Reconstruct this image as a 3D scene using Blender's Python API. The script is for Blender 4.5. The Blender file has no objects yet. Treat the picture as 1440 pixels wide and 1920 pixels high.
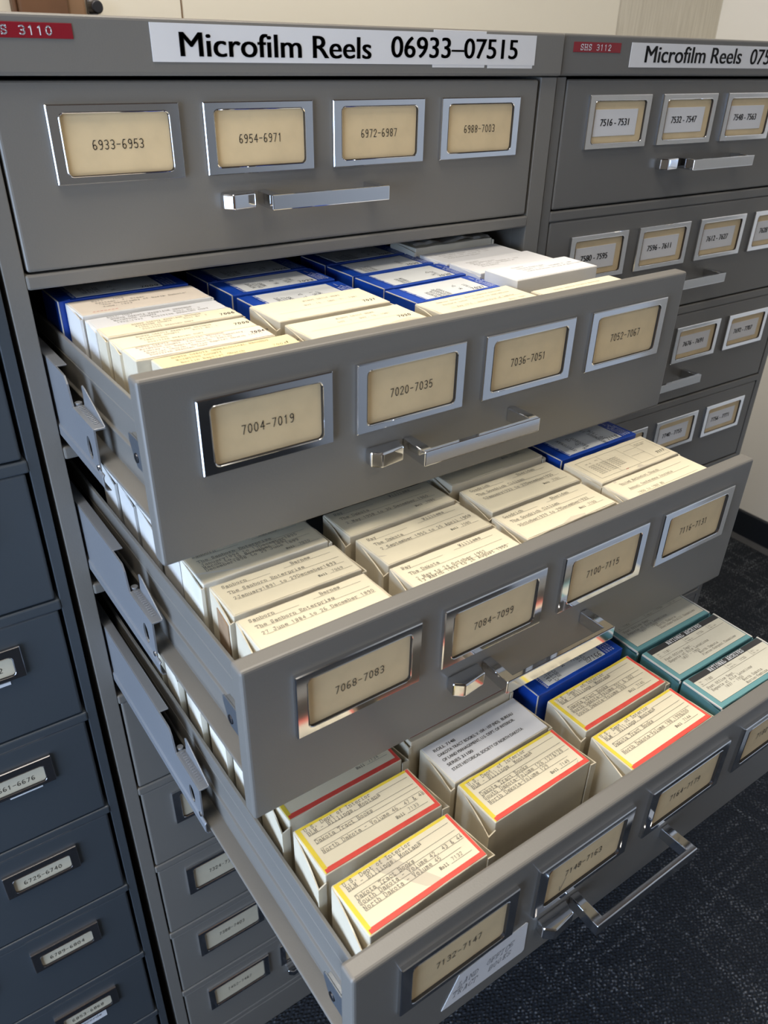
import bpy, bmesh, math, random
from mathutils import Matrix, Vector
random.seed(7)
S = bpy.context.scene
C = S.collection
R = math.radians

# ------------------------------------------------------------------ camera, exposure, sky, lights
cam = bpy.data.cameras.new('camera')
cam_o = bpy.data.objects.new('camera', cam); C.objects.link(cam_o)
cam_o.location = (-0.11895, -0.58347, 0.02749)
cam_o.rotation_euler = (1.00286, -0.02917, -0.62336)
cam.sensor_fit = 'VERTICAL'; cam.sensor_height = 36.0; cam.sensor_width = 27.0
cam.lens = 1498.72 / 1920 * 36.0
cam.shift_x = -32.2 / 1920; cam.shift_y = 56.7 / 1920
cam.clip_start = 0.01
cam.dof.use_dof = True; cam.dof.focus_distance = 0.64; cam.dof.aperture_fstop = 15.0
S.camera = cam_o
vs = S.view_settings
vs.view_transform = 'Standard'; vs.look = 'None'; vs.gamma = 1.0; vs.use_curve_mapping = False
vs.exposure = 0.0

FLOOR = -1.192; CEIL = 1.40
XL, XR, YB, YF = -1.08, 1.88, 0.86, -2.6
world = bpy.data.worlds.new('daylight'); S.world = world; world.use_nodes = True
bg = world.node_tree.nodes['Background']
# hazy sky, brighter on the side of the left window
wn = world.node_tree.nodes; wl = world.node_tree.links
w_tc = wn.new('ShaderNodeTexCoord'); w_sp = wn.new('ShaderNodeSeparateXYZ'); w_mr = wn.new('ShaderNodeMapRange')
w_mr.inputs[1].default_value = -.9; w_mr.inputs[2].default_value = .1; w_mr.inputs[3].default_value = 9.0; w_mr.inputs[4].default_value = 0.9
wl.new(w_tc.outputs['Generated'], w_sp.inputs[0]); wl.new(w_sp.outputs['X'], w_mr.inputs[0]); wl.new(w_mr.outputs[0], bg.inputs[1])
bg.inputs[0].default_value = (0.55, 0.72, 1.0, 1)

def area(name, loc, rot, sx, sy, power, col, portal=False):
    l = bpy.data.lights.new(name, 'AREA'); l.shape = 'RECTANGLE'; l.size = sx; l.size_y = sy
    l.energy = power; l.color = col
    if portal: l.cycles.is_portal = True
    o = bpy.data.objects.new(name, l); o.location = loc; o.rotation_euler = rot; C.objects.link(o)
    return o
WARM = (1.0, 0.915, 0.79)
LAMPS = [((-0.42, -0.34), 21.0), ((0.45, 0.42), 25.0), ((0.30, -1.85), 4.0)]     # troffers in the ceiling
# windows: wall, horizontal span, vertical span
WIN_LEFT = (-1.00, -0.04, -1.10, 0.35)
XJ, YJ = 1.15, -0.72                # the wall on the right comes forward here
area('window_portal', (XL - .02, (WIN_LEFT[0]+WIN_LEFT[1])/2, (WIN_LEFT[2]+WIN_LEFT[3])/2), (0, -math.pi/2, 0),
     WIN_LEFT[3]-WIN_LEFT[2], WIN_LEFT[1]-WIN_LEFT[0], 1, (1, 1, 1), True)

# ------------------------------------------------------------------ materials
def mat(name, col, rough=.5, metal=0.0, spec=.5, bump=None, vary=None):
    m = bpy.data.materials.new(name); m.use_nodes = True
    nt = m.node_tree; b = nt.nodes['Principled BSDF']
    b.inputs['Base Color'].default_value = (*col, 1); b.inputs['Roughness'].default_value = rough
    b.inputs['Metallic'].default_value = metal; b.inputs['Specular IOR Level'].default_value = spec
    tc = nt.nodes.new('ShaderNodeTexCoord')
    if bump:
        n = nt.nodes.new('ShaderNodeTexNoise'); n.inputs['Scale'].default_value = bump[0]; n.inputs['Detail'].default_value = 3
        bp = nt.nodes.new('ShaderNodeBump'); bp.inputs['Strength'].default_value = bump[1]; bp.inputs['Distance'].default_value = .001
        nt.links.new(tc.outputs['Object'], n.inputs['Vector']); nt.links.new(n.outputs['Fac'], bp.inputs['Height'])
        nt.links.new(bp.outputs['Normal'], b.inputs['Normal'])
    if vary:
        n = nt.nodes.new('ShaderNodeTexNoise'); n.inputs['Scale'].default_value = vary[0]; n.inputs['Detail'].default_value = 4
        mx = nt.nodes.new('ShaderNodeMix'); mx.data_type = 'RGBA'
        mx.inputs[6].default_value = (*col, 1); mx.inputs[7].default_value = (*[c*vary[1] for c in col], 1)
        cr = nt.nodes.new('ShaderNodeMapRange'); cr.inputs[1].default_value = .42; cr.inputs[2].default_value = .7
        nt.links.new(tc.outputs['Object'], n.inputs['Vector']); nt.links.new(n.outputs['Fac'], cr.inputs[0])
        nt.links.new(cr.outputs[0], mx.inputs[0]); nt.links.new(mx.outputs[2], b.inputs['Base Color'])
    return m
M = {}
M['paint'] = mat('grey_enamel', (.178, .170, .155), .40, bump=(900, .06))
M['paint_shaded'] = mat('shaded_grey_enamel', (.138, .134, .126), .40, bump=(900, .06))  # same grey enamel, dimmer light on the right cabinet put into the colour
M['paint_dark'] = mat('slate_enamel', (.052, .062, .072), .40, bump=(900, .06))
M['inside'] = mat('grey_enamel_inside', (.16, .16, .16), .5)
M['chrome'] = mat('chrome', (.74, .75, .77), .09, 1.0)
M['chrome_dark'] = mat('dull_chrome', (.42, .41, .42), .22, 1.0)
M['zinc'] = mat('zinc_steel', (.30, .315, .34), .40, .5, bump=(500, .12))
M['zinc_dark'] = mat('dull_zinc_steel', (.13, .145, .165), .38, .5, bump=(500, .12))
M['steel_dark'] = mat('screw_steel', (.10, .10, .11), .35, 1.0)
M['card'] = mat('manila_card', (.74, .58, .345), .7, vary=(60, .93))
M['card_pale'] = mat('pale_card', (.62, .56, .42), .7, vary=(60, .95))
M['cream'] = mat('cream_board', (.66, .59, .45), .75, bump=(160, .15), vary=(35, .93))
M['cream_pale'] = mat('pale_cream_board', (.80, .755, .64), .75, bump=(160, .15), vary=(35, .95))
M['kraft'] = mat('brown_board', (.33, .215, .125), .85, bump=(200, .2), vary=(60, .85))
M['fold'] = mat('inner_board', (.58, .45, .28), .8)
M['label'] = mat('cream_label_paper', (.83, .75, .55), .7, vary=(40, .96))
M['label_yellow'] = mat('yellow_label_paper', (.86, .72, .40), .7)
M['label_pink'] = mat('pinkish_label_paper', (.84, .74, .62), .7, vary=(40, .96))
M['white'] = mat('white_paper', (.75, .75, .76), .6, vary=(25, .97))
M['whitebox'] = mat('white_board', (.72, .705, .67), .6, bump=(140, .1), vary=(25, .96))
M['blue'] = mat('blue_board', (.008, .062, .42), .38, bump=(150, .1), vary=(40, .85))
M['blue_label'] = mat('bluish_white_label', (.68, .70, .70), .55, vary=(25, .96))
M['teal'] = mat('teal_board', (.075, .20, .215), .6, bump=(150, .15), vary=(40, .85))
M['teal_light'] = mat('teal_print', (.13, .31, .335), .6)
M['teal_label'] = mat('teal_box_label', (.62, .60, .50), .7, vary=(40, .95))
M['edge'] = mat('worn_board_edge', (.60, .58, .54), .8)
M['red'] = mat('red_marker', (.80, .085, .06), .65, vary=(120, .85))
M['yellow'] = mat('yellow_marker', (.85, .66, .06), .65, vary=(90, .9))
M['maroon'] = mat('reddish_worn_board', (.30, .16, .13), .8, vary=(50, .6))
M['ink'] = mat('typewriter_ink', (.19, .17, .145), .8)
M['ink_faint'] = mat('faint_ink', (.30, .275, .23), .8)
M['ink_black'] = mat('black_ink', (.012, .012, .014), .6)
M['ink_red'] = mat('red_ink', (.65, .12, .08), .7)
M['ink_white'] = mat('white_print', (.78, .82, .86), .6)
M['pencil'] = mat('pencil', (.10, .10, .11), .6)
M['tape_red'] = mat('red_embossing_tape', (.25, .008, .018), .35)
M['band_black'] = mat('black_print', (.03, .03, .032), .6)
M['wood'] = mat('brown_wood', (.17, .085, .045), .5, vary=(9, .6))
M['wood_light'] = mat('light_brown_wood', (.27, .16, .09), .5, vary=(9, .7))
M['ceiling'] = mat('brown_ceiling_boards', (.15, .105, .075), .8, vary=(3, .8))
M['wall_white'] = mat('white_wall_paint', (.80, .795, .77), .8, bump=(200, .1))
M['wall_far'] = mat('wall_paint', (.30, .29, .27), .85)
M['wall_grey'] = mat('pale_grey_wall_paint', (.50, .53, .56), .8, bump=(200, .1))
M['rubber'] = mat('black_rubber_base', (.012, .016, .024), .45)
M['white_metal'] = mat('white_metal', (.8, .8, .8), .4)

def wallpaper():
    m = mat('woven_wallpaper', (.60, .55, .44), .85)
    nt = m.node_tree; b = nt.nodes['Principled BSDF']
    tc = nt.nodes.new('ShaderNodeTexCoord'); mp = nt.nodes.new('ShaderNodeMapping')
    mp.inputs['Scale'].default_value = (420, 420, 14)
    n = nt.nodes.new('ShaderNodeTexNoise'); n.inputs['Scale'].default_value = 1; n.inputs['Detail'].default_value = 2
    rp = nt.nodes.new('ShaderNodeMapRange'); rp.inputs[1].default_value = .3; rp.inputs[2].default_value = .7
    mx = nt.nodes.new('ShaderNodeMix'); mx.data_type = 'RGBA'
    mx.inputs[6].default_value = (.58, .54, .45, 1); mx.inputs[7].default_value = (.73, .69, .59, 1)
    bp = nt.nodes.new('ShaderNodeBump'); bp.inputs['Strength'].default_value = .35; bp.inputs['Distance'].default_value = .002
    L = nt.links.new
    L(tc.outputs['Object'], mp.inputs[0]); L(mp.outputs[0], n.inputs['Vector']); L(n.outputs['Fac'], rp.inputs[0])
    L(rp.outputs[0], mx.inputs[0]); L(mx.outputs[2], b.inputs['Base Color']); L(n.outputs['Fac'], bp.inputs['Height'])
    L(bp.outputs['Normal'], b.inputs['Normal'])
    return m
M['wallpaper'] = wallpaper()
M['plaster'] = mat('cream_wall_covering', (.84, .80, .69), .85, bump=(90, .2))

def carpet():
    m = bpy.data.materials.new('loop_carpet'); m.use_nodes = True
    nt = m.node_tree; b = nt.nodes['Principled BSDF']; b.inputs['Roughness'].default_value = .95
    b.inputs['Specular IOR Level'].default_value = .1
    N = nt.nodes.new; L = nt.links.new
    tc = N('ShaderNodeTexCoord')
    def mapped(scale, rot=0.0):
        mp = N('ShaderNodeMapping'); mp.inputs['Scale'].default_value = scale; mp.inputs['Rotation'].default_value = (0, 0, rot)
        L(tc.outputs['Object'], mp.inputs[0]); return mp.outputs[0]
    def noise(vec, detail=2, sc=1):
        n = N('ShaderNodeTexNoise'); n.inputs['Scale'].default_value = sc; n.inputs['Detail'].default_value = detail
        L(vec, n.inputs['Vector']); return n.outputs['Fac']
    def rng(v, a, b_, c=0, d=1):
        r = N('ShaderNodeMapRange'); r.inputs[1].default_value = a; r.inputs[2].default_value = b_
        r.inputs[3].default_value = c; r.inputs[4].default_value = d; L(v, r.inputs[0]); return r.outputs[0]
    def math_(op, a, b_):
        x = N('ShaderNodeMath'); x.operation = op
        for i, v in enumerate((a, b_)):
            if isinstance(v, (int, float)): x.inputs[i].default_value = v
            else: L(v, x.inputs[i])
        return x.outputs[0]
    # streaks running both ways across the pile
    s1 = rng(noise(mapped((7, 60, 1), .64)), .50, .66)
    s2 = rng(noise(mapped((62, 7, 1), .60)), .50, .66)
    st = math_('MAXIMUM', s1, s2)
    st = math_('MULTIPLY', st, rng(noise(mapped((8, 8, 1)), 1), .34, .58, .15, 1))
    # loops of yarn
    v = N('ShaderNodeTexVoronoi'); v.inputs['Scale'].default_value = 1; v.inputs['Randomness'].default_value = .55
    L(mapped((150, 210, 170), .64), v.inputs['Vector'])
    loop = rng(v.outputs['Distance'], .15, .55, 1, 0)
    fleck = rng(noise(mapped((240, 240, 240)), 1), .42, .62)
    f = math_('MULTIPLY', math_('MULTIPLY', st, loop), fleck)
    mx = N('ShaderNodeMix'); mx.data_type = 'RGBA'
    mx.inputs[6].default_value = (.021, .025, .032, 1); mx.inputs[7].default_value = (.26, .275, .30, 1)
    L(f, mx.inputs[0])
    mx2 = N('ShaderNodeMix'); mx2.data_type = 'RGBA'; mx2.blend_type = 'ADD'; mx2.inputs[7].default_value = (.032, .036, .043, 1)
    L(math_('MULTIPLY', loop, fleck), mx2.inputs[0]); L(mx.outputs[2], mx2.inputs[6])
    L(mx2.outputs[2], b.inputs['Base Color'])
    bp = N('ShaderNodeBump'); bp.inputs['Strength'].default_value = .8; bp.inputs['Distance'].default_value = .004
    L(loop, bp.inputs['Height']); L(bp.outputs['Normal'], b.inputs['Normal'])
    return m
M['carpet'] = carpet()
def emit(name, col, st):
    m = bpy.data.materials.new(name); m.use_nodes = True
    b = m.node_tree.nodes['Principled BSDF']
    b.inputs['Emission Color'].default_value = (*col, 1); b.inputs['Emission Strength'].default_value = st
    return m
M['diffuser'] = emit('lamp_diffuser', WARM, 1.0)

# ------------------------------------------------------------------ mesh helpers
class MB:
    def __init__(s): s.v = []; s.f = []; s.mi = []
    def quad(s, a, b, c, d, mi=0):
        i = len(s.v); s.v += [a, b, c, d]; s.f.append((i, i+1, i+2, i+3)); s.mi.append(mi)
    def box(s, x0, x1, y0, y1, z0, z1, mi=0):
        i = len(s.v)
        s.v += [(x0,y0,z0),(x1,y0,z0),(x1,y1,z0),(x0,y1,z0),(x0,y0,z1),(x1,y0,z1),(x1,y1,z1),(x0,y1,z1)]
        for q in ((0,3,2,1),(4,5,6,7),(0,1,5,4),(1,2,6,5),(2,3,7,6),(3,0,4,7)):
            s.f.append(tuple(i+k for k in q)); s.mi.append(mi)
    def prism(s, pts, axis, a, b, mi=0):
        """extrude a closed outline; pts are the two other coordinates in axis order"""
        n = len(pts); i = len(s.v)
        for t in (a, b):
            for p in pts:
                q = list(p); q.insert(axis, t); s.v.append(tuple(q))
        for k in range(n):
            s.f.append((i+k, i+(k+1) % n, i+n+(k+1) % n, i+n+k)); s.mi.append(mi)
        s.f.append(tuple(i+k for k in reversed(range(n)))); s.mi.append(mi)
        s.f.append(tuple(i+n+k for k in range(n))); s.mi.append(mi)
    def rings(s, rings, close=True, cap0=False, cap1=False, mi=0):
        n = len(rings[0]); i = len(s.v)
        for r in rings: s.v += [tuple(p) for p in r]
        for a in range(len(rings)-1):
            for k in range(n if close else n-1):
                s.f.append((i+a*n+k, i+a*n+(k+1) % n, i+(a+1)*n+(k+1) % n, i+(a+1)*n+k)); s.mi.append(mi)
        if cap0: s.f.append(tuple(i+k for k in range(n))); s.mi.append(mi)
        if cap1: s.f.append(tuple(i+(len(rings)-1)*n+k for k in range(n))); s.mi.append(mi)
    def cyl(s, c, axis, r, a, b, n=16, mi=0):
        pts = [(c[0]+r*math.cos(2*math.pi*k/n), c[1]+r*math.sin(2*math.pi*k/n)) for k in range(n)]
        s.prism(pts, axis, a, b, mi)
    def build(s, name, mats, parent=None, bevel=0, seg=2, smooth=False, recalc=True):
        me = bpy.data.meshes.new(name); me.from_pydata(s.v, [], s.f)
        for m in (mats if isinstance(mats, (list, tuple)) else [mats]): me.materials.append(m)
        me.polygons.foreach_set('material_index', s.mi)
        if recalc:
            bm = bmesh.new(); bm.from_mesh(me); bmesh.ops.recalc_face_normals(bm, faces=bm.faces[:])
            bm.to_mesh(me); bm.free()
        if smooth: me.polygons.foreach_set('use_smooth', [True]*len(me.polygons))
        me.update()
        o = bpy.data.objects.new(name, me); C.objects.link(o)
        if parent: o.parent = parent
        if bevel:
            b = o.modifiers.new('bevel', 'BEVEL'); b.width = bevel; b.segments = seg; b.limit_method = 'ANGLE'; b.angle_limit = R(35)
            b.harden_normals = False
        return o
def empty(name, loc=(0,0,0), rot=(0,0,0), parent=None):
    o = bpy.data.objects.new(name, None); o.empty_display_size = .02; C.objects.link(o)
    o.location = loc; o.rotation_euler = rot
    if parent: o.parent = parent
    return o
def tag(o, label=None, cat=None, group=None, kind=None):
    if label: o['label'] = label
    if cat: o['category'] = cat
    if group: o['group'] = group
    if kind: o['kind'] = kind
    return o
def copy_tree(o, parent=None):
    c = o.copy(); C.objects.link(c)
    if parent: c.parent = parent
    for ch in [x for x in bpy.data.objects if x.parent == o]: copy_tree(ch, c)
    return c

# ------------------------------------------------------------------ typewriter lettering (strokes with slab serifs)
G = {}
for row in '''A 0e3e_5e8e_1e4q7e_2q4q_2i6i|B 0e6e8g8j6k1k_6k7m7o6q0q_1e1q|C 8n6q3q1n1h3e6e8h_8q8m|D 0e5e8h8n5q0q_1e1q
E 0e8e8h_0q8q8n_1e1q_1k5k_5i5m|F 0e4e_0q8q8n_1e1q_1k5k_5i5m|G 8n6q3q1n1h3e6e8g8j5j|H 0e3e_6e8e_0q3q_6q8q_1e1q_7e7q_1k7k
I 1e7e_1q7q_4e4q|J 2q8q_6q6g4e2e0g0i|K 0e3e_0q3q_6q8q_1e1q_7q1j_3l7e_6e8e|L 0e8e8i_0q4q_2e2q
M 0e3e_6e8e_0q1q4h7q8q_1e1q_7e7q|N 0e3e_1e1q7e7q_6q8q_0q1q|O 3e1h1n3q5q7n7h5e3e|P 0e4e_1e1q_0q6q8o8l6j1j
Q 3e1h1n3q5q7n7h5e3e_4g7d|R 0e4e_1e1q_0q6q8o8m6k1k_4k7e8e|S 7n7q_7o5q3q1o1m3k5k7i7g5e3e1g_1e1h|T 2e6e_4e4q_0n0q8q8n
U 0q3q_6q8q_1q1g3e5e7g7q|V 0q3q_6q8q_1q4e7q|W 0q3q_6q8q_1q2e4m6e7q|X 1e7q_1q7e_0e3e_6e8e_0q3q_6q8q|Y 1q4j7q_4j4e_2e6e_0q3q_6q8q|Z 0n0q8q0e8e8h
a 1l3m5m7k7e8e_7j3j1h1f3e5e7g|b 0q1q1e_1k3m6m8k8g6e3e1g|c 8k8m_8k6m3m1k1g3e6e8f|d 6q7q7e8e_7k5m2m0k0g2e5e7g|e 1i8i8k6m3m1k1g3e6e8f|f 1e6e_3e3o5q7q_1m6m
g 8m7m7b5a2a_7k5m2m0k0h2f5f7h|h 0e3e_5e8e_0q1q1e_1k3m5m7k7e|i 1e7e_2m4m4e_4p4q|j 2m5m5b3a1a_5p5q|k 0e3e_6e8e_0q1q1e_6m8m_7m1i_3j7e|l 1e7e_2q4q4e
m 0e2e_0m1m1e_1k2m3m4k4e_4k5m6m7k7e8e|n 0e3e_5e8e_0m1m1e_1k3m5m7k7e|o 3e1g1k3m5m7k7g5e3e|p 0a3a_0m1m1a_1k3m6m8k8g6e3e1g|q 5a8a_8m7m7a_7k5m2m0k0g2e5e7g|r 0e5e_1m2m2e_2k4m6m8l
s 7k7m_7l5m3m1l1k3i5i7h7g5e3e1f_1e1g|t 1m6m_3p3g4e6e7f|u 0m1m1g3e5e7g_6m7m7e8e|v 0m3m_5m8m_1m4e7m|w 0m2m_6m8m_1m2e4k6e7m|x 1e7m_1m7e_0e3e_6e8e_0m3m_5m8m|y 0m3m_5m8m_1m4e_7m3a1a|z 1k1m7m1e7e7g
0 3e1h1n3q5q7n7h5e3e|1 2o4q4e|2 1n1o3q5q7o7m1e7e|3 1p3q5q7o7m5k3k_5k7i7g5e3e1f|4 6e6q1i8i|5 7q2q1k3l5l7j7g5e3e1f|6 6q3q1m1g3e5e7g7i5k3k1i|7 1q7q3e|8 3k1m1o3q5q7o7m5k3k1i1g3e5e7g7i5k|9 2e5e7i7o5q3q1o1m3k5k7m
- 1k7k|. 3e5e_4e4g|, 4f3c|& 8e2n2p3q5p5n1i1g3e5e8i|( 5r3o3g5d|) 3r5o5g3d|" 3q3n_5q5n|: 4e4f_4k4l|/ 0d8r|$ 4e8i|~ 1j3l5j7l|^ 1i3e8q'''.replace('\n', '|').split('|'):
    ch, st = row[0], row[2:]
    G[ch] = [[(int(s[i], 16)/10.0, (ord(s[i+1]) - 101)/10.0) for i in range(0, len(s), 2)] for s in st.split('_')]

class Ink:
    """lettering gathered into one mesh; local plane x right, y up (metres)"""
    def __init__(s, place): s.m = MB(); s.p = place
    def seg(s, a, b, w, mi):
        dx, dy = b[0]-a[0], b[1]-a[1]; l = math.hypot(dx, dy) or 1e-9
        ux, uy = dx/l*w*.5, dy/l*w*.5
        if l < w*.2: ux, uy = w*.5, 0
        P = s.p
        s.m.quad(P(a[0]-ux-uy, a[1]-uy+ux), P(a[0]-ux+uy, a[1]-uy-ux), P(b[0]+ux+uy, b[1]+uy-ux), P(b[0]+ux-uy, b[1]+uy+ux), mi)
    def line(s, x0, y0, x1, y1, w=.0002, mi=0): s.seg((x0, y0), (x1, y1), w, mi)
    def text(s, t, x, y, pitch, cap=None, w=None, mi=0, rot=0, slant=0, jit=0, rng=None):
        """baseline start x, y; pitch = advance"""
        cap = cap or pitch*1.12; k = cap/1.2; kx = pitch*.92; w = w or pitch*.11
        ca, sa = math.cos(rot), math.sin(rot); rng = rng or random
        for n, ch in enumerate(t):
            if ch == '\u2013': ch = '-'
            if ch not in G: continue
            jx, jy = (rng.uniform(-jit, jit), rng.uniform(-jit, jit)) if jit else (0, 0)
            for st in G[ch]:
                pp = []
                for (gx, gy) in st:
                    lx = n*pitch + gx*kx + gy*k*slant + jx + (rng.uniform(-jit, jit)*.6 if jit else 0)
                    ly = gy*k + jy + (rng.uniform(-jit, jit)*.6 if jit else 0)
                    pp.append((x+lx*ca-ly*sa, y+lx*sa+ly*ca))
                if len(pp) == 1: pp.append(pp[0])
                for a, b in zip(pp, pp[1:]): s.seg(a, b, w, mi)
    def build(s, mats, parent, name='lettering'):
        return s.m.build(name, mats, parent, recalc=False) if s.m.f else None

_glyph_font = {}
def sans(text, width, cap, depth_place, material, parent, name='lettering', bold=0.0, mono=None):
    """printed sans lettering from the built-in font, flat, mapped by depth_place(x, y); scaled to width and cap height"""
    cu = bpy.data.curves.new('letters', 'FONT'); cu.body = text; cu.size = 1.0; cu.fill_mode = 'FRONT'; cu.resolution_u = 4
    tmp = bpy.data.objects.new('letters', cu); C.objects.link(tmp)
    bpy.context.view_layer.update()
    me = bpy.data.meshes.new_from_object(tmp.evaluated_get(bpy.context.evaluated_depsgraph_get()))
    bpy.data.objects.remove(tmp); bpy.data.curves.remove(cu)
    xs = [v.co.x for v in me.vertices]; x0, x1 = min(xs), max(xs)
    kx = width/(x1-x0) if width else cap/.72; ky = cap/.72
    verts, faces = [], []
    for dx in ((-bold, 0, bold) if bold else (0,)):      # heavier weight: the strokes set three times side by side
        n0 = len(verts)
        verts += [tuple(depth_place((v.co.x-x0+dx)*kx, v.co.y*ky)) for v in me.vertices]
        faces += [tuple(n0+i for i in p.vertices) for p in me.polygons]
    bpy.data.meshes.remove(me); me = bpy.data.meshes.new(name); me.from_pydata(verts, [], faces)
    me.materials.append(material); me.name = name
    o = bpy.data.objects.new(name, me); C.objects.link(o); o.parent = parent
    return o

# ------------------------------------------------------------------ room
def wall_with_hole(name, pts_fn, a0, a1, b0, b1, hole, material):
    m = MB(); h0, h1, k0, k1 = hole
    def q(u0, u1, w0, w1): pts_fn(m, u0, u1, w0, w1)
    q(a0, h0, b0, b1); q(h1, a1, b0, b1); q(h0, h1, b0, k0); q(h0, h1, k1, b1)
    return tag(m.build(name, material), kind='structure')
m = MB(); m.box(XL-.1, XR+.1, YF-.1, YB+.1, FLOOR-.05, FLOOR); tag(m.build('floor', M['carpet']), kind='structure')
m = MB(); m.box(XL-.1, XR+.1, YF-.1, YB+.1, CEIL, CEIL+.05); tag(m.build('ceiling', M['ceiling']), kind='structure')
SEAM = 1.51
m = MB(); m.box(XL-.1, .487, YB, YB+.06, FLOOR, CEIL, 0); m.box(.487, .491, YB+.004, YB+.06, FLOOR, CEIL, 2)
m.box(.491, SEAM, YB, YB+.06, FLOOR, CEIL, 0); m.box(SEAM, XR+.06, YB+.003, YB+.06, FLOOR, CEIL, 1)
tag(m.build('wall_back', [M['plaster'], M['wallpaper'], M['wood_light']]), kind='structure')
m = MB(); m.box(XR, XR+.06, YJ, YB+.003, FLOOR, CEIL); tag(m.build('wall_right', M['wall_white']), kind='structure')
wall_with_hole('wall_left', lambda m, u0, u1, w0, w1: m.box(XL-.08, XL, u0, u1, w0, w1), YF-.08, YB+.06, FLOOR, CEIL, WIN_LEFT, M['wall_far'])
m = MB(); m.box(XL-.08, XJ, YF-.08, YF, FLOOR, CEIL); tag(m.build('wall_front', M['wall_far']), kind='structure')
m = MB(); m.prism([(XJ, YF-.08), (XR+.06, YF-.08), (XR+.06, YJ), (XJ, YJ)], 2, FLOOR, CEIL); tag(m.build('wall_right_front', M['wall_grey']), kind='structure')
m = MB(); m.box(XR-.012, XR, YJ, YB, FLOOR, FLOOR+.085)
m.prism([(XR-.012, FLOOR), (XR-.030, FLOOR), (XR-.012, FLOOR+.014)], 1, YJ, YB)
tag(m.build('baseboard_right', M['rubber'], bevel=.003), kind='structure')
m = MB(); m.box(XL, XR-.012, YB-.012, YB, FLOOR, FLOOR+.085); tag(m.build('baseboard_back', M['rubber']), kind='structure')
def window_frame(name, fn, w):
    a0, a1, b0, b1 = w; t = .045; m = MB()
    for (u0, u1, v0, v1) in ((a0, a0+t, b0, b1), (a1-t, a1, b0, b1), (a0+t, a1-t, b0, b0+t), (a0+t, a1-t, b1-t, b1), (a0+t, a1-t, (b0+b1)/2-.02, (b0+b1)/2+.02)):
        fn(m, u0, u1, v0, v1)
    return tag(m.build(name, M['white_metal'], bevel=.004), kind='structure')
m = MB(); m.box(XL, XR, YB-.02, YB+.003, .22, CEIL); tag(m.build('trim_2', M['wood'], bevel=.003), kind='structure')
window_frame('window_1', lambda m, u0, u1, v0, v1: m.box(XL-.06, XL-.02, u0, u1, v0, v1), WIN_LEFT)
# wooden door on the wall behind the photographer, mirrored darkly in the chrome
d = tag(empty('door_1', (.10, YF, FLOOR)), kind='structure')
m = MB(); m.box(-.42, .42, .0, .035, 0, 2.05); m.build('door_leaf', M['wood'], d, bevel=.003)
m = MB(); m.box(-.49, -.42, 0, .05, 0, 2.12); m.box(.42, .49, 0, .05, 0, 2.12); m.box(-.42, .42, 0, .05, 2.05, 2.12)
m.build('door_casing', M['wood_light'], d, bevel=.004)
m = MB(); m.cyl((.34, 1.0), 1, .012, .035, .08); m.box(.23, .352, .075, .09, .99, 1.01); m.build('door_handle', M['chrome_dark'], d, bevel=.002)
# wooden upright with a metal fitting on the wall behind the cabinets
t = tag(empty('trim_1', (.235, YB, FLOOR)), kind='structure')
m = MB(); m.box(.0, .068, -.03, 0, 0, .22-FLOOR); m.box(-.006, .0, -.02, 0, 0, .22-FLOOR); m.build('casing', M['wood'], t, bevel=.004)
m = MB(); m.box(.068, .096, -.022, 0, 0, .22-FLOOR); m.build('jamb', M['wood_light'], t, bevel=.004)
hk = tag(empty('wall_hook', (.345, YB, .028)), 'small dark metal hook on the back wall beside the brown wooden upright', 'hook')
m = MB(); m.box(-.008, .008, -.006, 0, -.03, .03); m.build('back_plate', M['chrome_dark'], hk, bevel=.002)
m = MB(); m.cyl((0, .018), 1, .009, -.03, -.006); m.prism([(-.028, .0), (-.022, .0), (-.006, -.012), (-.006, -.02)], 0, -.005, .005)
m.cyl((.013, -.024), 1, .012, -.02, 0); m.build('hook_arm', M['steel_dark'], hk, bevel=.002)

for i, ((lx, ly), pw) in enumerate(LAMPS):
    o = tag(empty('ceiling_light', (lx, ly, CEIL)), 'fluorescent ceiling panel %s' % ('above the open drawers', 'above the tops of the cabinets', 'near the wooden door')[i], 'ceiling light', 'ceiling panels')
    m = MB()
    for b in ((-.62, .62, -.32, -.30), (-.62, .62, .30, .32), (-.62, -.60, -.30, .30), (.60, .62, -.30, .30)): m.box(*b, -.015, 0)
    m.build('frame', M['white_metal'], o, bevel=.002)
    l = area('tube_light', (0, 0, -.012), (0, 0, 0), 1.18, .58, pw, WARM); l.parent = o
    m = MB(); m.box(-.60, .60, -.30, .30, -.008, 0); m.build('diffuser', M['diffuser'], o)

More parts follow.
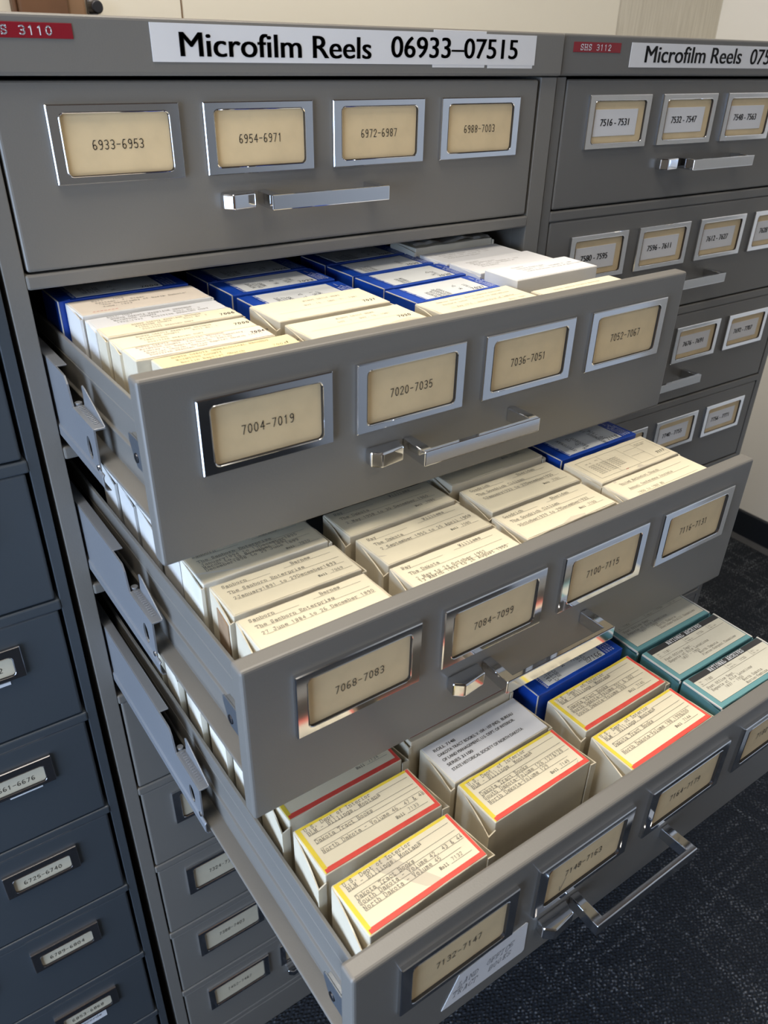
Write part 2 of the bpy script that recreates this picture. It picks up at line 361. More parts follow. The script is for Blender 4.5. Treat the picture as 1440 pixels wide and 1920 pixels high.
# ------------------------------------------------------------------ cabinet parts
W, H, P = .4505, .1148, .12603
def rrect(x0, x1, z0, z1, r, y, n=5):
    out = []
    for cx, cz, a in ((x1-r, z1-r, 0), (x0+r, z1-r, 90), (x0+r, z0+r, 180), (x1-r, z0+r, 270)):
        for k in range(n+1):
            t = R(a+90*k/n); out.append((cx+r*math.cos(t), y, cz+r*math.sin(t)))
    return out
def holder_mesh(fw, fh, bx, bt, bb):
    m = MB(); e = .0004
    m.rings([rrect(0, fw, -fh, 0, e, 0), rrect(0, fw, -fh, 0, e, -.0024), rrect(.0006, fw-.0006, -fh+.0006, -.0006, e, -.0030),
             rrect(bx-.0009, fw-bx+.0009, -fh+bb-.0009, -bt+.0009, .0038, -.0030), rrect(bx-.0005, fw-bx+.0005, -fh+bb-.0005, -bt+.0005, .0035, -.0033),
             rrect(bx-.0001, fw-bx+.0001, -fh+bb-.0001, -bt+.0001, .0031, -.0030)])
    m.rings([rrect(bx-.0001, fw-bx+.0001, -fh+bb-.0001, -bt+.0001, .0031, -.0030), rrect(bx-.0001, fw-bx+.0001, -fh+bb-.0001, -bt+.0001, .0031, -.0004)], mi=1)  # inner wall dark instead of chrome: shade of the recess put into its colour
    return m
HOLD = holder_mesh(.0866, .0462, .0078, .0052, .0052)
HOLD_S = holder_mesh(.0683, .0312, .0080, .0085, .0045)
proto = {}
def shared(key, maker):
    """one mesh per kind of part; later parts are copies that share it"""
    if key not in proto: proto[key] = maker(); return proto[key]
    o = proto[key].copy(); C.objects.link(o); return o
def put(o, parent, loc):
    o.parent = parent; o.location = loc; return o
def label_holder(dr, x, z, text, style):
    """chrome label holder with its card; style: typed, sticker, small"""
    small = style == 'small'; pale = small or style == 'pale'
    fw, fh = (.0683, .0312) if small else (.0866, .0462)
    put(shared('hold'+str(small), lambda: (HOLD_S if small else HOLD).build('label_holder', [M['chrome_dark' if small else 'chrome'], M['steel_dark']])), dr, (x, 0, z))
    def card():
        m = MB(); m.box(.003, fw-.003, -.0011, -.0003, -fh+.003, -.003); return m.build('label_card', M['card_pale' if pale else 'card'])
    put(shared('card%s%s' % (small, pale), card), dr, (x, 0, z))
    if not text: return
    ink = Ink(lambda u, v: (x+u, -.00135, z+v))
    if style in ('typed', 'pale'):
        ink.text(text, fw/2-.0039*4.45, -.0262, .0039, .0052, .0005); ink.build(M['ink_black'], dr)
        if text == '7148-7163':
            c = Ink(lambda u, v: (x+u, -.0014, z+v)); c.line(.0225, -.033, .0235, -.0385, .0004); c.line(.0235, -.0385, .0275, -.028, .0004); c.build(M['pencil'], dr, 'pencil_mark')
    elif small:
        ink.text(text, fw/2-.0040*4.4, -.0215, .0040, .0046, .0005); ink.build(M['ink_black'], dr)
    else:
        m = MB(); m.box(.010, .070, -.0016, -.0011, -.0352, -.0122); s_ = m.build('paper_sticker', M['white'], dr, bevel=.001); s_.location = (x, 0, z)
        sans(text, .040, .0062, lambda u, v: (x+.0185+u, -.0018, z-.0262+v), M['ink_black'], dr, bold=.028)
def drawer(cab, k, yoff=0,  mtx=None, texts=None, style='typed', full=True, paint='paint', handle=True, cols=4, depth=.60):
    """drawer of a cabinet, pulled to yoff; origin = top left corner of its front"""
    dr = empty('drawer', parent=cab)
    if mtx is not None: dr.matrix_local = mtx
    else: dr.location = (0, yoff, -(k-1)*P)
    m = MB(); m.box(0, W, 0, .0125, -H, -.0038 if k == 1 else 0)
    f = m.build('drawer_front', M[paint], dr, bevel=.0022, seg=3)
    if full:
        for sx in (0, 1):
            X = (lambda v: v) if sx == 0 else (lambda v: W - v)
            pr = [(.0158, -.0362), (.0160, -.0350), (.0182, -.0350), (.0182, -.0362), (.0172, -.0362), (.0172, -.0945), (.0160, -.0957), (.0050, -.0957), (.0040, -.0948), (.0040, -.0932), (.0047, -.0926),
                  (.0150, -.0918), (.0150, -.0722), (.0139, -.0714), (.0139, -.0700), (.0146, -.0695), (.0158, -.0688), (.0158, -.0505), (.0155, -.0500), (.0155, -.0490), (.0158, -.0485)]
            m = MB(); m.prism([(X(a), b) for a, b in pr], 1, .0125, depth)
            m.build('drawer_side', M[paint], dr, bevel=.0003, seg=1)
        m = MB(); m.box(.0165, W-.0165, .0125, depth, -.0957, -.0946); m.box(.017, W-.017, depth-.0015, depth, -.0946, -.03)
        m.build('drawer_tray', M['inside'], dr)
        m = MB(); m.prism([(.0126, -.0415), (.0335, -.0415), (.0345, -.0425), (.0345, -.0470), (.0310, -.0550), (.0270, -.0610), (.0126, -.0610)], 0, .0026, .0036)
        m.box(.0036, .0062, .0126, .0320, -.0425, -.0415)
        m.build('side_bracket', M['zinc_dark'], dr, bevel=.0003)
        m = MB(); m.cyl((.0255, -.0545), 0, .0030, .0018, .0030); m.build('bracket_screw', M['steel_dark'], dr, bevel=.0005)
    if style == 'small':
        for j in range(2):
            x = W-.0355-.0683-j*.108
            label_holder(dr, x, -.0200, (texts or {}).get(j), 'small')
    else:
        for j in range(cols): label_holder(dr, .02976+j*.10398, -.01641, (texts or {}).get(j), style)
    if handle:
        def mk():
            m = MB()
            m.prism([(.1710, -.0262), (.2745, -.0262), (.2745, -.0215), (.2738, 0), (.2665, 0), (.2668, -.0220), (.1790, -.0220), (.1793, 0), (.1722, 0), (.1710, -.0215)], 2, -.0850, -.0745)
            return m.build('drawer_pull', M['chrome'], bevel=.0007)
        put(shared('pull', mk), dr, (0, 0, 0))
        def mk2():
            m = MB(); m.prism([(.1420, 0), (.1408, -.0075), (.1470, -.0128), (.1655, -.0105), (.1680, 0)], 2, -.0852, -.0745)
            return m.build('latch', M['chrome'], bevel=.0012, seg=3)
        put(shared('latch', mk2), dr, (0, 0, 0))
    return dr
ND = 9
def cabinet_shell(cab, paint, xl, xr, open_rows=()):
    """carcass: band, stiles, rails, sides, back, plinth"""
    D = .70; zt = .031; zb = -P*ND-.001
    m = MB()
    m.box(xl, -.0018, .0005, .020, zb, -.002); m.box(W+.003, xr, .0005, .020, zb, -.002)
    m.box(xl, xl+.0012, .020, D, zb, zt-.002); m.box(xr-.0012, xr, .020, D, zb, zt-.002); m.box(xl, xr, D-.002, D, zb, zt-.002)
    m.box(-.0030, -.0018, .020, D, zb, -.002); m.box(W+.003, W+.0042, .020, D, zb, -.002)
    m.build('carcass', M[paint], cab, bevel=.0008)
    for k in range(1, ND+1):
        m = MB(); m.box(-.0018, W+.003, -.0005 if k < ND else 0, .018, -P*k, -P*k+.0100); m.build('rail', M[paint], cab, bevel=.0016, seg=2)
    m = MB(); m.box(xl-.001, xr+.001, -.0034, D+.002, -.0012, zt); m.build('top_band', M[paint], cab, bevel=.0022, seg=3)
    m = MB(); m.box(xl, xr, .0, D, FLOOR+.0005, zb); m.build('plinth', M[paint], cab, bevel=.0015)
def sign(cab, x0, x1, z0, z1, text, tx0, tw, y=-.0034):
    m = MB(); m.box(x0, x1, y-.0004, y, z0, z1); s = m.build('sign_strip', M['white'], cab)
    sans(text, tw, .0142, lambda u, v: (tx0+u, y-.0006, .0101+v), M['ink_black'], s, bold=.022)
    return s
def tape(cab, x0, x1, z0, z1, text, tx, y=-.0034):
    m = MB(); m.box(x0, x1, y-.0005, y, z0, z1); s = m.build('embossed_tape', M['tape_red'], cab, bevel=.0002)
    ink = Ink(lambda u, v: (tx+u, y-.0007, (z0+z1)/2-.0021+v))
    ink.text(text, 0, 0, .00505, .0042, .00062); ink.build(M['ink_white'], s)
def rng_text(a): return '%d-%d' % (a, a+15)

# ---- middle cabinet with three pulled drawers
cabM = tag(empty('filing_cabinet', (0, 0, FLOOR)), 'grey enamel microfilm cabinet with three drawers pulled open', 'filing cabinet', 'steel drawer cabinets')
base = empty; 
class Sub:  # children are laid out in the frame whose origin is the top left corner of the first drawer front
    pass
def frame_of(cab):  # all parts of a cabinet are shifted so that the cabinet's origin lies on the floor
    return cab
LIFT = -FLOOR
QD = {2: (.19202, -.00004, .00498, .00854), 3: (.28961, .00187, .00490, .00719), 4: (.39503, -.00187, -.00146, .00448)}
def drawer_matrix(k):
    d, z, t, y = QD[k]
    yaw = Matrix.Translation((W/2, 0, 0)) @ Matrix.Rotation(y, 4, 'Z') @ Matrix.Translation((-W/2, 0, 0))
    return Matrix.Translation((0, -d, -(k-1)*P+z)) @ Matrix.Rotation(t, 4, 'X') @ yaw
def shift(cab):
    bpy.context.view_layer.update()
    for o in [x for x in bpy.data.objects if x.parent == cab]: o.matrix_local = Matrix.Translation((0, 0, LIFT)) @ o.matrix_local.copy()
cabinet_shell(cabM, 'paint', -.0152, .4725)
T1 = {j: t for j, t in enumerate(('6933-6953', '6954-6971', '6972-6987', '6988-7003'))}
drawer(cabM, 1, 0, texts=T1)
DRAWERS = {}
for k in (2, 3, 4):
    DRAWERS[k] = drawer(cabM, k, mtx=drawer_matrix(k), texts={j: rng_text(7004+64*(k-2)+16*j) for j in range(4)})
for k in range(5, ND+1):
    drawer(cabM, k, 0, texts={j: rng_text(7004+64*(k-2)+16*j) for j in range(4)}, full=False, style='pale')
# paper label on the lowest open drawer
m = MB()
m.prism([(.0643, -.0992), (.1320, -.1010), (.1337, -.0992), (.1328, -.0690), (.1312, -.0675), (.0764, -.0713)], 1, -.0004, 0)
st = m.build('handwritten_sticker', M['white'], DRAWERS[4])
ink = Ink(lambda u, v: (u, -.0006, v)); rr = random.Random(3)
for wd, x, z, ro in (('LAND', .0760, -.0845, .02), ('OFFICE', .0985, -.0838, .03), ('TRACT', .0725, -.0925, .02), ('BOOKS', .1010, -.0925, .06)):
    ink.text(wd, x, z, .0040, .0050, .00033, rot=ro, slant=.25, jit=.0005, rng=rr)
ink.line(.0722, -.0868, .0790, -.0862, .0003)
ink.build(M['pencil'], st)
s = sign(cabM, .1022, .4388, .0068, .0283, 'Microfilm Reels', .1215, .1490)
sans('06933\u201307515', .1285, .0142, lambda u, v: (.2892+u, -.0040, .0113+v), M['ink_black'], s, bold=.022)
m = MB(); m.box(.3290, .3830, -.0036, -.0033, .0048, .0300); m.box(.3862, .4368, -.0036, -.0033, .0045, .0200); m.build('backing_sticker', M['white'], cabM, bevel=.0008)
tape(cabM, -.0068, .0540, .0182, .0262, 'SHS 3110', .0028)
# telescoping slides of the pulled drawers
def slide(k, yf, dz, side):
    """left (side 0) or right slide: fixed rail end and the intermediate member drawn out to yf"""
    o = empty('slide', (0 if side == 0 else W, yf, -(k-1)*P+dz), parent=cabM)
    sg = 1 if side == 0 else -1
    X = lambda v: sg*v
    L = -yf + .30
    # outer plate: outline in (y, z)
    hole = [(.0185+.0050*math.cos(a), -.0775+.0085*math.sin(a)) for a in [2*math.pi*i/16 for i in range(16)]]
    out = [(.001, -.058), (.0440, -.058), (.0455, -.054), (.0480, -.043), (.0520, -.0380), (.0700, -.0375), (L, -.0375), (L, -.0890), (.0030, -.0890)]
    bm = bmesh.new()
    vs_ = [bm.verts.new((X(.0003), y, z)) for y, z in out]; hs = [bm.verts.new((X(.0003), y, z)) for y, z in hole]
    es = [bm.edges.new((vs_[i], vs_[(i+1) % len(vs_)])) for i in range(len(vs_))] + [bm.edges.new((hs[i], hs[(i+1) % 16])) for i in range(16)]
    bmesh.ops.triangle_fill(bm, use_beauty=True, use_dissolve=True, edges=es)
    me = bpy.data.meshes.new('slide_plate'); bm.to_mesh(me); bm.free(); me.materials.append(M['zinc'])
    pl = bpy.data.objects.new('slide_plate', me); C.objects.link(pl); pl.parent = o
    so = pl.modifiers.new('thick', 'SOLIDIFY'); so.thickness = .0012; so.offset = -1 if side else 1
    m = MB()
    def xb(x0, x1, *r): m.box(min(X(x0), X(x1)), max(X(x0), X(x1)), *r)
    xb(.0006, .0082, .0705, L, -.0385, -.0372)          # upper flange further in
    xb(.0006, .0084, .0010, .0445, -.0592, -.0578)      # lower flange at the end
    m.prism([(X(a), b) for a, b in ((.0003, -.0880), (-.0009, -.0900), (-.0010, -.0970), (.0004, -.1000), (.0035, -.1010), (.0035, -.0998), (.0010, -.0988), (.0003, -.0965), (.0003, -.0905), (.0014, -.0885))], 1, -.0040, L)
    m.build('slide_flange', M['zinc'], o, bevel=.0005)
    m = MB(); m.prism([(.0010, -.0592), (.0010, -.0572), (.0170, -.0500), (.0340, -.0428), (.0385, -.0418), (.0405, -.0430), (.0400, -.0490), (.0420, -.0592)], 0, min(X(.0074), X(.0084)), max(X(.0074), X(.0084)))
    m.build('stop_tab', M['zinc'], o, bevel=.0004)
    m = MB()
    for i in range(13): m.box(min(X(.0034), X(.0062)), max(X(.0034), X(.0062)), .0085+.0027*i, .0097+.0027*i, -.0580, -.0571)
    m.cyl((X(.0052), .0468), 2, .0026, -.0590, -.0562, 12)
    m.build('knurled_ridges', M['zinc'], o, bevel=.0003)
    m = MB(); m.cyl((.0048, -.0866), 0, .0022, min(X(-.0006), X(.0010)), max(X(-.0006), X(.0010))); m.build('rivet', M['chrome'], o, bevel=.0004)
for k, yf, dz in ((2, -.0925, -.0085), (3, -.1480, -.0030), (4, -.1935, .0010)):
    for sd in (0, 1): slide(k, yf, dz, sd)
shift(cabM)

# ---- right cabinet
cabR = tag(empty('filing_cabinet', (.48917, .00291, FLOOR+.00387), (0, 0, -.01163)), 'grey cabinet at the right with all drawers shut and white numbered stickers', 'filing cabinet', 'steel drawer cabinets')
cabinet_shell(cabR, 'paint_shaded', -.0135, .4640)
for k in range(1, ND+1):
    drawer(cabR, k, 0, texts={j: '%d - %d' % (7516+64*(k-1)+16*j, 7531+64*(k-1)+16*j) for j in range(4)} if k < 5 else None, style='sticker', full=False, paint='paint_shaded')
s = sign(cabR, .0735, .4100, .0060, .0258, 'Microfilm Reels', .0942, .1490)
sans('07516', .058, .0142, lambda u, v: (.2590+u, -.0040, .0098+v), M['ink_black'], s, bold=.022)
m = MB(); m.box(.2990, .3500, -.0036, -.0033, .0032, .0200); m.build('backing_sticker', M['white'], cabR, bevel=.0008)
tape(cabR, -.0018, .0590, .0172, .0250, 'SHS 3112', .0065)
LIFT = -FLOOR-.00387
shift(cabR)
# keep the foot of the lifted right cabinet on the floor
for o in bpy.data.objects:
    if o.parent == cabR and o.name.startswith('plinth'): o.scale.z = 1.0

# ---- left cabinet, dark slate
cabL = tag(empty('filing_cabinet', (-.4887, .0, FLOOR), (0, .0075, 0)), 'dark slate blue cabinet with small chrome label holders, cut off at the left', 'filing cabinet', 'steel drawer cabinets')
cabinet_shell(cabL, 'paint_dark', -.0152, W+.0115)
for k in range(1, ND+1):
    drawer(cabL, k, 0, texts={0: rng_text(6597+64*(k-4)), 1: rng_text(6581+64*(k-4))} if 4 <= k <= 8 else None, style='small', full=False, paint='paint_dark', handle=False)
kids = [x for x in bpy.data.objects if x.parent == cabL and x.name.startswith('drawer')]
for k, (x0, x1, z0, z1) in ((4, (-.02, .055, -.0565, -.0535)), (5, (.028, .056, -.0550, -.0528)), (8, (.0, .052, -.0660, -.0520))):
    dr = kids[k-1]; m = MB(); bx = W-.0355-.0683
    m.box(bx+x0, bx+x1, -.0004, 0, z0, z1); s = m.build('paper_strip', M['white'], dr)
    if k == 8:
        ink = Ink(lambda u, v: (bx+u, -.0006, v)); ink.text('7011 records', .004, -.0600, .0036, .0036, .0004); ink.build(M['ink'], s)
LIFT = -FLOOR
shift(cabL)

# ------------------------------------------------------------------ microfilm boxes
BASE = -.0945                           # drawer tray, in the drawer's own frame
def box_place(k, x, y, deg):
    return drawer_matrix(k) @ Matrix.Translation((x, y, BASE)) @ Matrix.Rotation(R(deg), 4, 'Z')
def wob(a): return random.uniform(-a, a)
def carton(o, L, D, h, kind, flap, drop, board):
    """the box itself: closed block, open side flaps, worn lid rim"""
    m = MB(); n = 8
    # block with a slightly uneven top
    top, bot = [], []
    a = .00025 if kind != 'new' else .0
    pts = [(i/n*L, 0) for i in range(n)] + [(L, i/3*D) for i in range(3)] + [(L-i/n*L, D) for i in range(n)] + [(0, D-i/3*D) for i in range(3)]
    for (x, y) in pts: top.append((x+wob(a), y+wob(a), h+wob(a))); bot.append((x, y, 0))
    m.rings([bot, top], cap0=True, cap1=True)
    c = m.build('carton', board, o, bevel=.0007, seg=2)
    if flap:
        th = .0008
        for sd in (0, 1):
            X = (lambda v: v) if sd == 0 else (lambda v: L-v)
            dp = drop if sd == 0 else drop*.45
            m = MB(); rows = []
            N = 6
            for off in (0, th):
                row_t, row_b = [], []
                for i in range(N+1):
                    u = i/N; y = D*(1-u)-.0005; x = -flap*(u**1.3)-.0002 + off
                    z = h-.0004-dp*u+wob(.0004)
                    row_t.append((X(x), y, z)); row_b.append((X(-.0003-flap*.5*u+off), y, 0.0002))
                rows.append((row_t, row_b))
            (t0, b0), (t1, b1) = rows
            m.rings([b0, t0, t1, b1], close=False)
            # return along the front
            xf = -flap-.0002
            m.prism([(X(xf), .0002), (X(xf), h-.0006-dp), (X(0), h-.0012-dp*.6), (X(0), .0002)], 1, -.0009, -.0001)
            m.build('side_flap', board, o, recalc=True)
    return c
def lab_plane(h, D, lift=.00028): return lambda u, v: (u, D+v, h+lift)     # v is measured down from the back edge (negative)
def sheet(o, name, material, x0, x1, v0, v1, h, D, lift, r=0):
    m = MB(); m.box(x0, x1, D+v1, D+v0, h-.0001, h+lift); return m.build(name, material, o, bevel=r)
def label_text(o, h, D, rows, mats, lift=.0005):
    ink = Ink(lab_plane(h, D, lift))
    for r in rows:
        t, x, v, p = r[0], r[1]*.001, -r[2]*.001, r[3]*.001
        kw = dict(r[4]) if len(r) > 4 else {}
        if t == '_': ink.line(x, v, r[3]*.001, v, .00020, kw.get('mi', 0)); continue
        kw.setdefault('w', p*.115)
        ink.text(t, x, v, p, **kw)
    return ink.build(mats, o)
def new_box(k, x, y, z, deg, label, group, name='microfilm_box'):
    o = empty(name); o.matrix_world = box_place(k, x, y, deg); tag(o, label, 'box', group)
    return o, z - BASE
GRP = {2: 'reel boxes in the top open drawer', 3: 'reel boxes in the middle open drawer', 4: 'reel boxes in the lowest open drawer'}
HAND = dict(mi=1, slant=.2, jit=.00012, w=.00048)
def rules(*r): return [('_', a, v, b) for a, b, v in r]

def cream_box(k, x, y, z, deg, L, D, label, rows=(), flap=.0030, drop=.004, board='cream', paper='label', strips=None, hw=None, kind='old', worn=True):
    o, h = new_box(k, x, y, z, deg, label, GRP[k])
    carton(o, L, D, h, kind, flap, drop, M[board])
    if paper:
        lb = sheet(o, 'paper_label', M[paper], .0012, L-.0012, -.0012, -D+.0010, h, D, .0002)
        if strips:   # coloured marker borders: yellow left and back, red right and front
            wd = .0036
            m = MB(); m.box(.0008, wd, .0008, D-.0008, h, h+.0003); m.box(wd, L-.003, D-wd*.75, D-.0008, h, h+.0003); m.build('yellow_border', M['yellow'], lb)
            m = MB(); m.box(L-wd*.8, L-.0008, .0008, D-.0012, h, h+.00035); m.box(wd, L-wd*.8, .0008, wd*1.15, h, h+.00035); m.box(.0015, wd, .0008, wd, h, h+.00034); m.build('red_border', M['red'], lb)
        if rows: label_text(lb, h, D, rows, [M['ink'], M['ink_black'], M['ink_faint'], M['ink_red']])
    return o, h
def us(*lines, roll='', pit=2.36):
    """typed tract book label: (text, mm from left, mm from back)"""
    out = [(t, x, v, pit) for t, x, v in lines]
    out += rules((6, 58, 9.5), (58, 83, 6.5), (7, 83, 13.2), (7, 84, 16.9), (7, 84, 20.8), (7, 78, 25.0))
    out += [('Roll', 58, 30.0, 1.7, dict(mi=1, w=.00026)), (roll, 68, 29.4, 2.1), ('_', 66, 30.4, 82)]
    return out

# lowest open drawer ------------------------------------------------
cream_box(4, .0246, .0205, -.0106, 1.6, .0880, .0385, 'red and yellow bordered box labelled Roll 7132, front left of the lowest open drawer',
    us(('U.S. Dept of Interior', 5.5, 5.4), ('BLM - Billings, Montana', 6, 9.0), ('Dakota Tract Books', 7, 16.4), ('South Dakota - Volume 42, 43 & 44', 6.5, 20.2), ('North Dakota - Volume 45', 7, 24.4), roll='7132'), .0055, .008, strips=1)
cream_box(4, .0244, .0665, -.0105, .5, .0880, .0380, 'red and yellow bordered box labelled Roll 7133, right behind the Roll 7132 box',
    us(('U.S. Dept of Interior', 5.5, 5.4), ('BLM - Billings, Montana', 6, 9.0), ('Dakota Tract Books', 7, 16.4), ('North Dakota - Volume 46, 47 & 48', 7, 24.4), roll='7133'), .0055, .008, strips=1)
cream_box(4, .0254, .1120, -.0100, .4, .0880, .0400, 'red and yellow bordered box labelled Roll 7134, half under the drawer above',
    us(('U.S. Dept of Interior', 5.5, 5.4), ('BLM - Billings, Montana', 6, 9.0), ('Dakota Tract Books', 7, 16.4), roll='7134'), .0055, .007, strips=1)
cream_box(4, .1317, .0373, -.0107, .8, .0883, .0375, 'red and yellow bordered box labelled Roll 7149, touching the white labelled box',
    us(('U.S. Dept. of Interior', 5.5, 5.4), ('BLM - Billings, Montana', 6, 9.0), ('Dakota Tract Books', 7, 16.4), ('South Dakota-Volume 126,127&128', 6.5, 20.2), ('North Dakota-Volume 129', 7, 24.4), roll='7149'), .0055, .008, strips=1)
o, h = cream_box(4, .1302, .0765, -.0105, 1.2, .0886, .0372, 'box with a bold printed white label reading ROLL 7148, behind the Roll 7149 box', flap=.0035, drop=.004, paper=None)
lb = sheet(o, 'paper_label', M['white'], .0008, .0878, -.0010, -.0366, h, .0372, .0003)
for i, (t, w_) in enumerate((('ROLL 7148', .0190), ('DAKOTA TRACT BOOKS, V. 104 - 107 (ND).  BUREAU', .0700), ('OF LAND MANAGEMENT, U.S. DEPT. OF INTERIOR.', .0668), ('SERIES 31100', .0225), ('STATE HISTORICAL SOCIETY OF NORTH DAKOTA', .0655))):
    sans(t, w_, .0026, lambda u, v, i=i: (.0062+u, .0372-.0088-i*.0050+v, h+.0005), M['ink_black'], lb, bold=.018)
o, h = cream_box(4, .1235, .1165, -.0035, 0, .0925, .0380, 'worn cream box with reddish lid edge, behind the white labelled Roll 7148 box', flap=.0022, drop=.003, paper=None)
m = MB(); m.box(.002, .090, .0035, .0375, h-.0002, h+.0006); m.build('worn_lid', M['maroon'], o, bevel=.0005)
cream_box(4, .2368, .0152, -.0100, .8, .0892, .0384, 'red and yellow bordered box labelled Roll 7144, beside the nearest teal box',
    us(('U.S. Dept. of Interior', 5.5, 5.4), ('BLM - Billings, Montana', 6, 9.0), ('Dakota Tract Books', 7, 16.4), ('North Dakota-Volume 198,199&200', 7, 24.4), roll='7144'), .0055, .008, strips=1)
cream_box(4, .2359, .0580, -.0086, .9, .0905, .0384, 'red and yellow bordered box labelled Roll 7145, between the blue and Roll 7144 boxes',
    us(('U.S. Dept. of Interior', 5.5, 5.4), ('BLM - Billings, Montana', 6, 9.0), ('Dakota Tract Books', 7, 16.4), ('North Dakota-Volume 201 & 202', 6.5, 20.2), ('South Dakota-Volume 203', 7, 24.4), roll='7145'), .0050, .006, strips=1)

def blue_box(k, x, y, z, deg, L, D, label, number='', cols=(), side_print=True, lx=(.014, .078)):
    o, h = new_box(k, x, y, z, deg, label, GRP[k])
    carton(o, L, D, h, 'old', 0, 0, M['blue'])
    m = MB()   # tuck flap standing a little proud on the left with pale worn edges
    m.prism([(0, h-.0004), (.0092, h+.0004), (.0092, h-.0003), (.0004, h-.0016)], 1, .001, D-.001); m.build('tuck_flap', M['blue'], o, bevel=.0002)
    for e in ((-.0002, .0006, .001, D-.002, h-.0006, h+.0001), (-.0003, .0005, -.0003, .0004, h*.25, h)):
        m = MB(); m.box(*e); m.build('worn_edge', M['edge'], o)
    lb = sheet(o, 'white_label', M['blue_label'], lx[0], lx[1], -D*.08, -D*.92, h, D, .0003, r=.0006)
    ink = Ink(lambda u, v: (u, D+v, h+.0006))
    for cx, words in cols:     # lettering turned a quarter so that it reads from the front to the back
        for n, (t, v0) in enumerate(words): ink.text(t, cx*.001+n*.0047, -D*v0, .0028, .0030, .00030, mi=0, rot=math.pi/2)
    if number: ink.text(number, lx[1]-.0165, -D*.90, .0036, .0042, .0005, mi=0, slant=.15, jit=.0001)
    ink.build([M['ink_black']], lb)
    pr = Ink(lambda u, v: (u, D+v, h+.0006))
    if side_print: pr.text('POSITIVE SAFETY FILM', .0128, -D*.95, D*.042, .0016, .0003, rot=math.pi/2)
    for n in range(4): pr.text(('DUPLICATE', 'NEGATIVE & POS.', 'SAFETY FILM', 'MICROFILM')[n], lx[1]+.0028+n*.0026, -D*.92, D*.052, .0013, .00024, rot=math.pi/2)
    pr.build(M['ink_white'], o)
    return o
blue_box(4, .2285, .1000, -.0030, 1.0, .0955, .0400, 'blue box with a white newspaper label numbered 7166, behind the Roll 7145 box', '7166',
    ((21, (('VALLEY', .86), ('CITY TIMES-', .92), ('RECORD', .86))), (41, (('N. D.', .7),)), (52, (('JULY', .7), ('1ST TO', .8), ('DECEMBER', .9), ('1984', .7)))))

def teal_box(k, x, y, z, deg, L, D, label, number, county):
    o, h = new_box(k, x, y, z, deg, label, GRP[k])
    carton(o, L, D, h, 'old', .0016, .0022, M['teal'])
    m = MB()
    for (a, b, c, d_) in ((.0003, .0045, .0005, D-.0005), (.0045, L-.0005, .0005, .0042)): m.box(a, b, c, d_, h-.0001, h+.00022)
    m.build('pale_border', M['teal_light'], o)
    for e in ((-.0007, .0003, 0, D-.001, h-.0009, h+.0002), (L-.0004, L+.0010, 0, D, h-.0006, h+.0004), (-.0006, .0006, -.0007, .0003, h*.4, h-.001)):
        m = MB(); m.box(*e); m.build('worn_edge', M['edge'], o)
    lb = sheet(o, 'paper_label', M['teal_label'], .0050, L-.0012, -.0010, -D+.0046, h, D, .0003)
    m = MB(); m.box(.0050, L-.0012, D-.0062, D-.0010, h+.0002, h+.00045); m.build('title_band', M['band_black'], lb)
    w_ = Ink(lambda u, v: (u, D+v, h+.0006)); w_.text('NATIONAL ARCHIVES', .0270, -.0052, .0026, .0034, .00042); w_.build(M['ink_white'], lb)
    rows = [('Cat.', 8.5, 9.0, 1.0), ('No.', 8.5, 11.4, 1.0), (number, 15, 11.0, 2.0), ('Micro-', 44, 9.0, 1.0), ('copy No.', 44, 11.4, 1.0), ('1126', 58, 11.0, 2.0), ('Roll', 75, 9.0, 1.0), ('No. 441', 75, 11.4, 1.1),
            ('_', 7, 12.6, 90), ('Post Office Dept,', 9, 17.0, 2.0), ('Reports of Site Locations', 10, 20.4, 2.0), ('1837 - 1950', 22, 23.8, 2.0), ('North Dakota', 40, 26.6, 2.0), (county, 40, 29.8, 1.9)]
    ob = label_text(lb, h, D, rows, [M['ink']])
    v = Ink(lambda u, v: (u, D+v, h+.0005)); v.line(.042, -.0064, .042, -.0125); v.line(.073, -.0064, .073, -.0125); v.build(M['ink'], lb, 'ruled_lines')
    return o
teal_box(4, .3334, .0150, -.0047, -.5, .0955, .0355, 'teal box with archives label numbered 7180, nearest of the three teal boxes', '7180', 'Morton-Pembina')
teal_box(4, .3352, .0532, -.0067, 0, .0935, .0378, 'teal box with archives label numbered 7181, between the two other teal boxes', '7181', 'Pierce-Sargent Counties')
teal_box(4, .3342, .0940, -.0067, 0, .0930, .0385, 'teal box with archives label numbered 7182, partly under the drawer above', '7182', 'Sheridan-Traill Counties')

# middle open drawer ------------------------------------------------
def news(a, b, t, ls, roll, dx=0, L=90):
    out = [(a, 6+dx, 6.6, 2.4), (b, 54+dx, 6.0, 2.4), (t, 7+dx, 13.6, 2.4)]
    many = len(ls) > 2
    out += [(s, 7.5+dx, (18.2 if many else 20.4)+i*3.3, 2.4) for i, s in enumerate(ls)]
    out += rules((8+dx, 38, 7.4), (48, 82, 7.0), (9, 84, 14.4), (9.5, 84, 21.2))
    r = 30.0 if len(ls) > 1 else 27.5
    if roll: out += [('Roll', 62, r, 1.6, dict(mi=1, w=.00026)), (roll, 72, r-.3, 2.1), ('_', 70, r+.5, 86)]
    return out
cream_box(3, .0236, .0200, -.0130, -.4, .0890, .0360, 'worn cream box typed 27 June 1884, front left of the middle open drawer',
    news('Sanborn', 'Barnes', 'The Sanborn Enterprise', ['27 June 1884 to 26 December 1890'], ''), .0040, .006)
o, h = cream_box(3, .0250, .0602, -.0130, -.6, .0895, .0345, 'worn cream box labelled Roll 7069 with a torn brown side, middle open drawer',
    news('Sanborn', 'Barnes', 'The Sanborn Enterprise', ['2January1891 to 29December1893'], '7069'), .0030, .004)
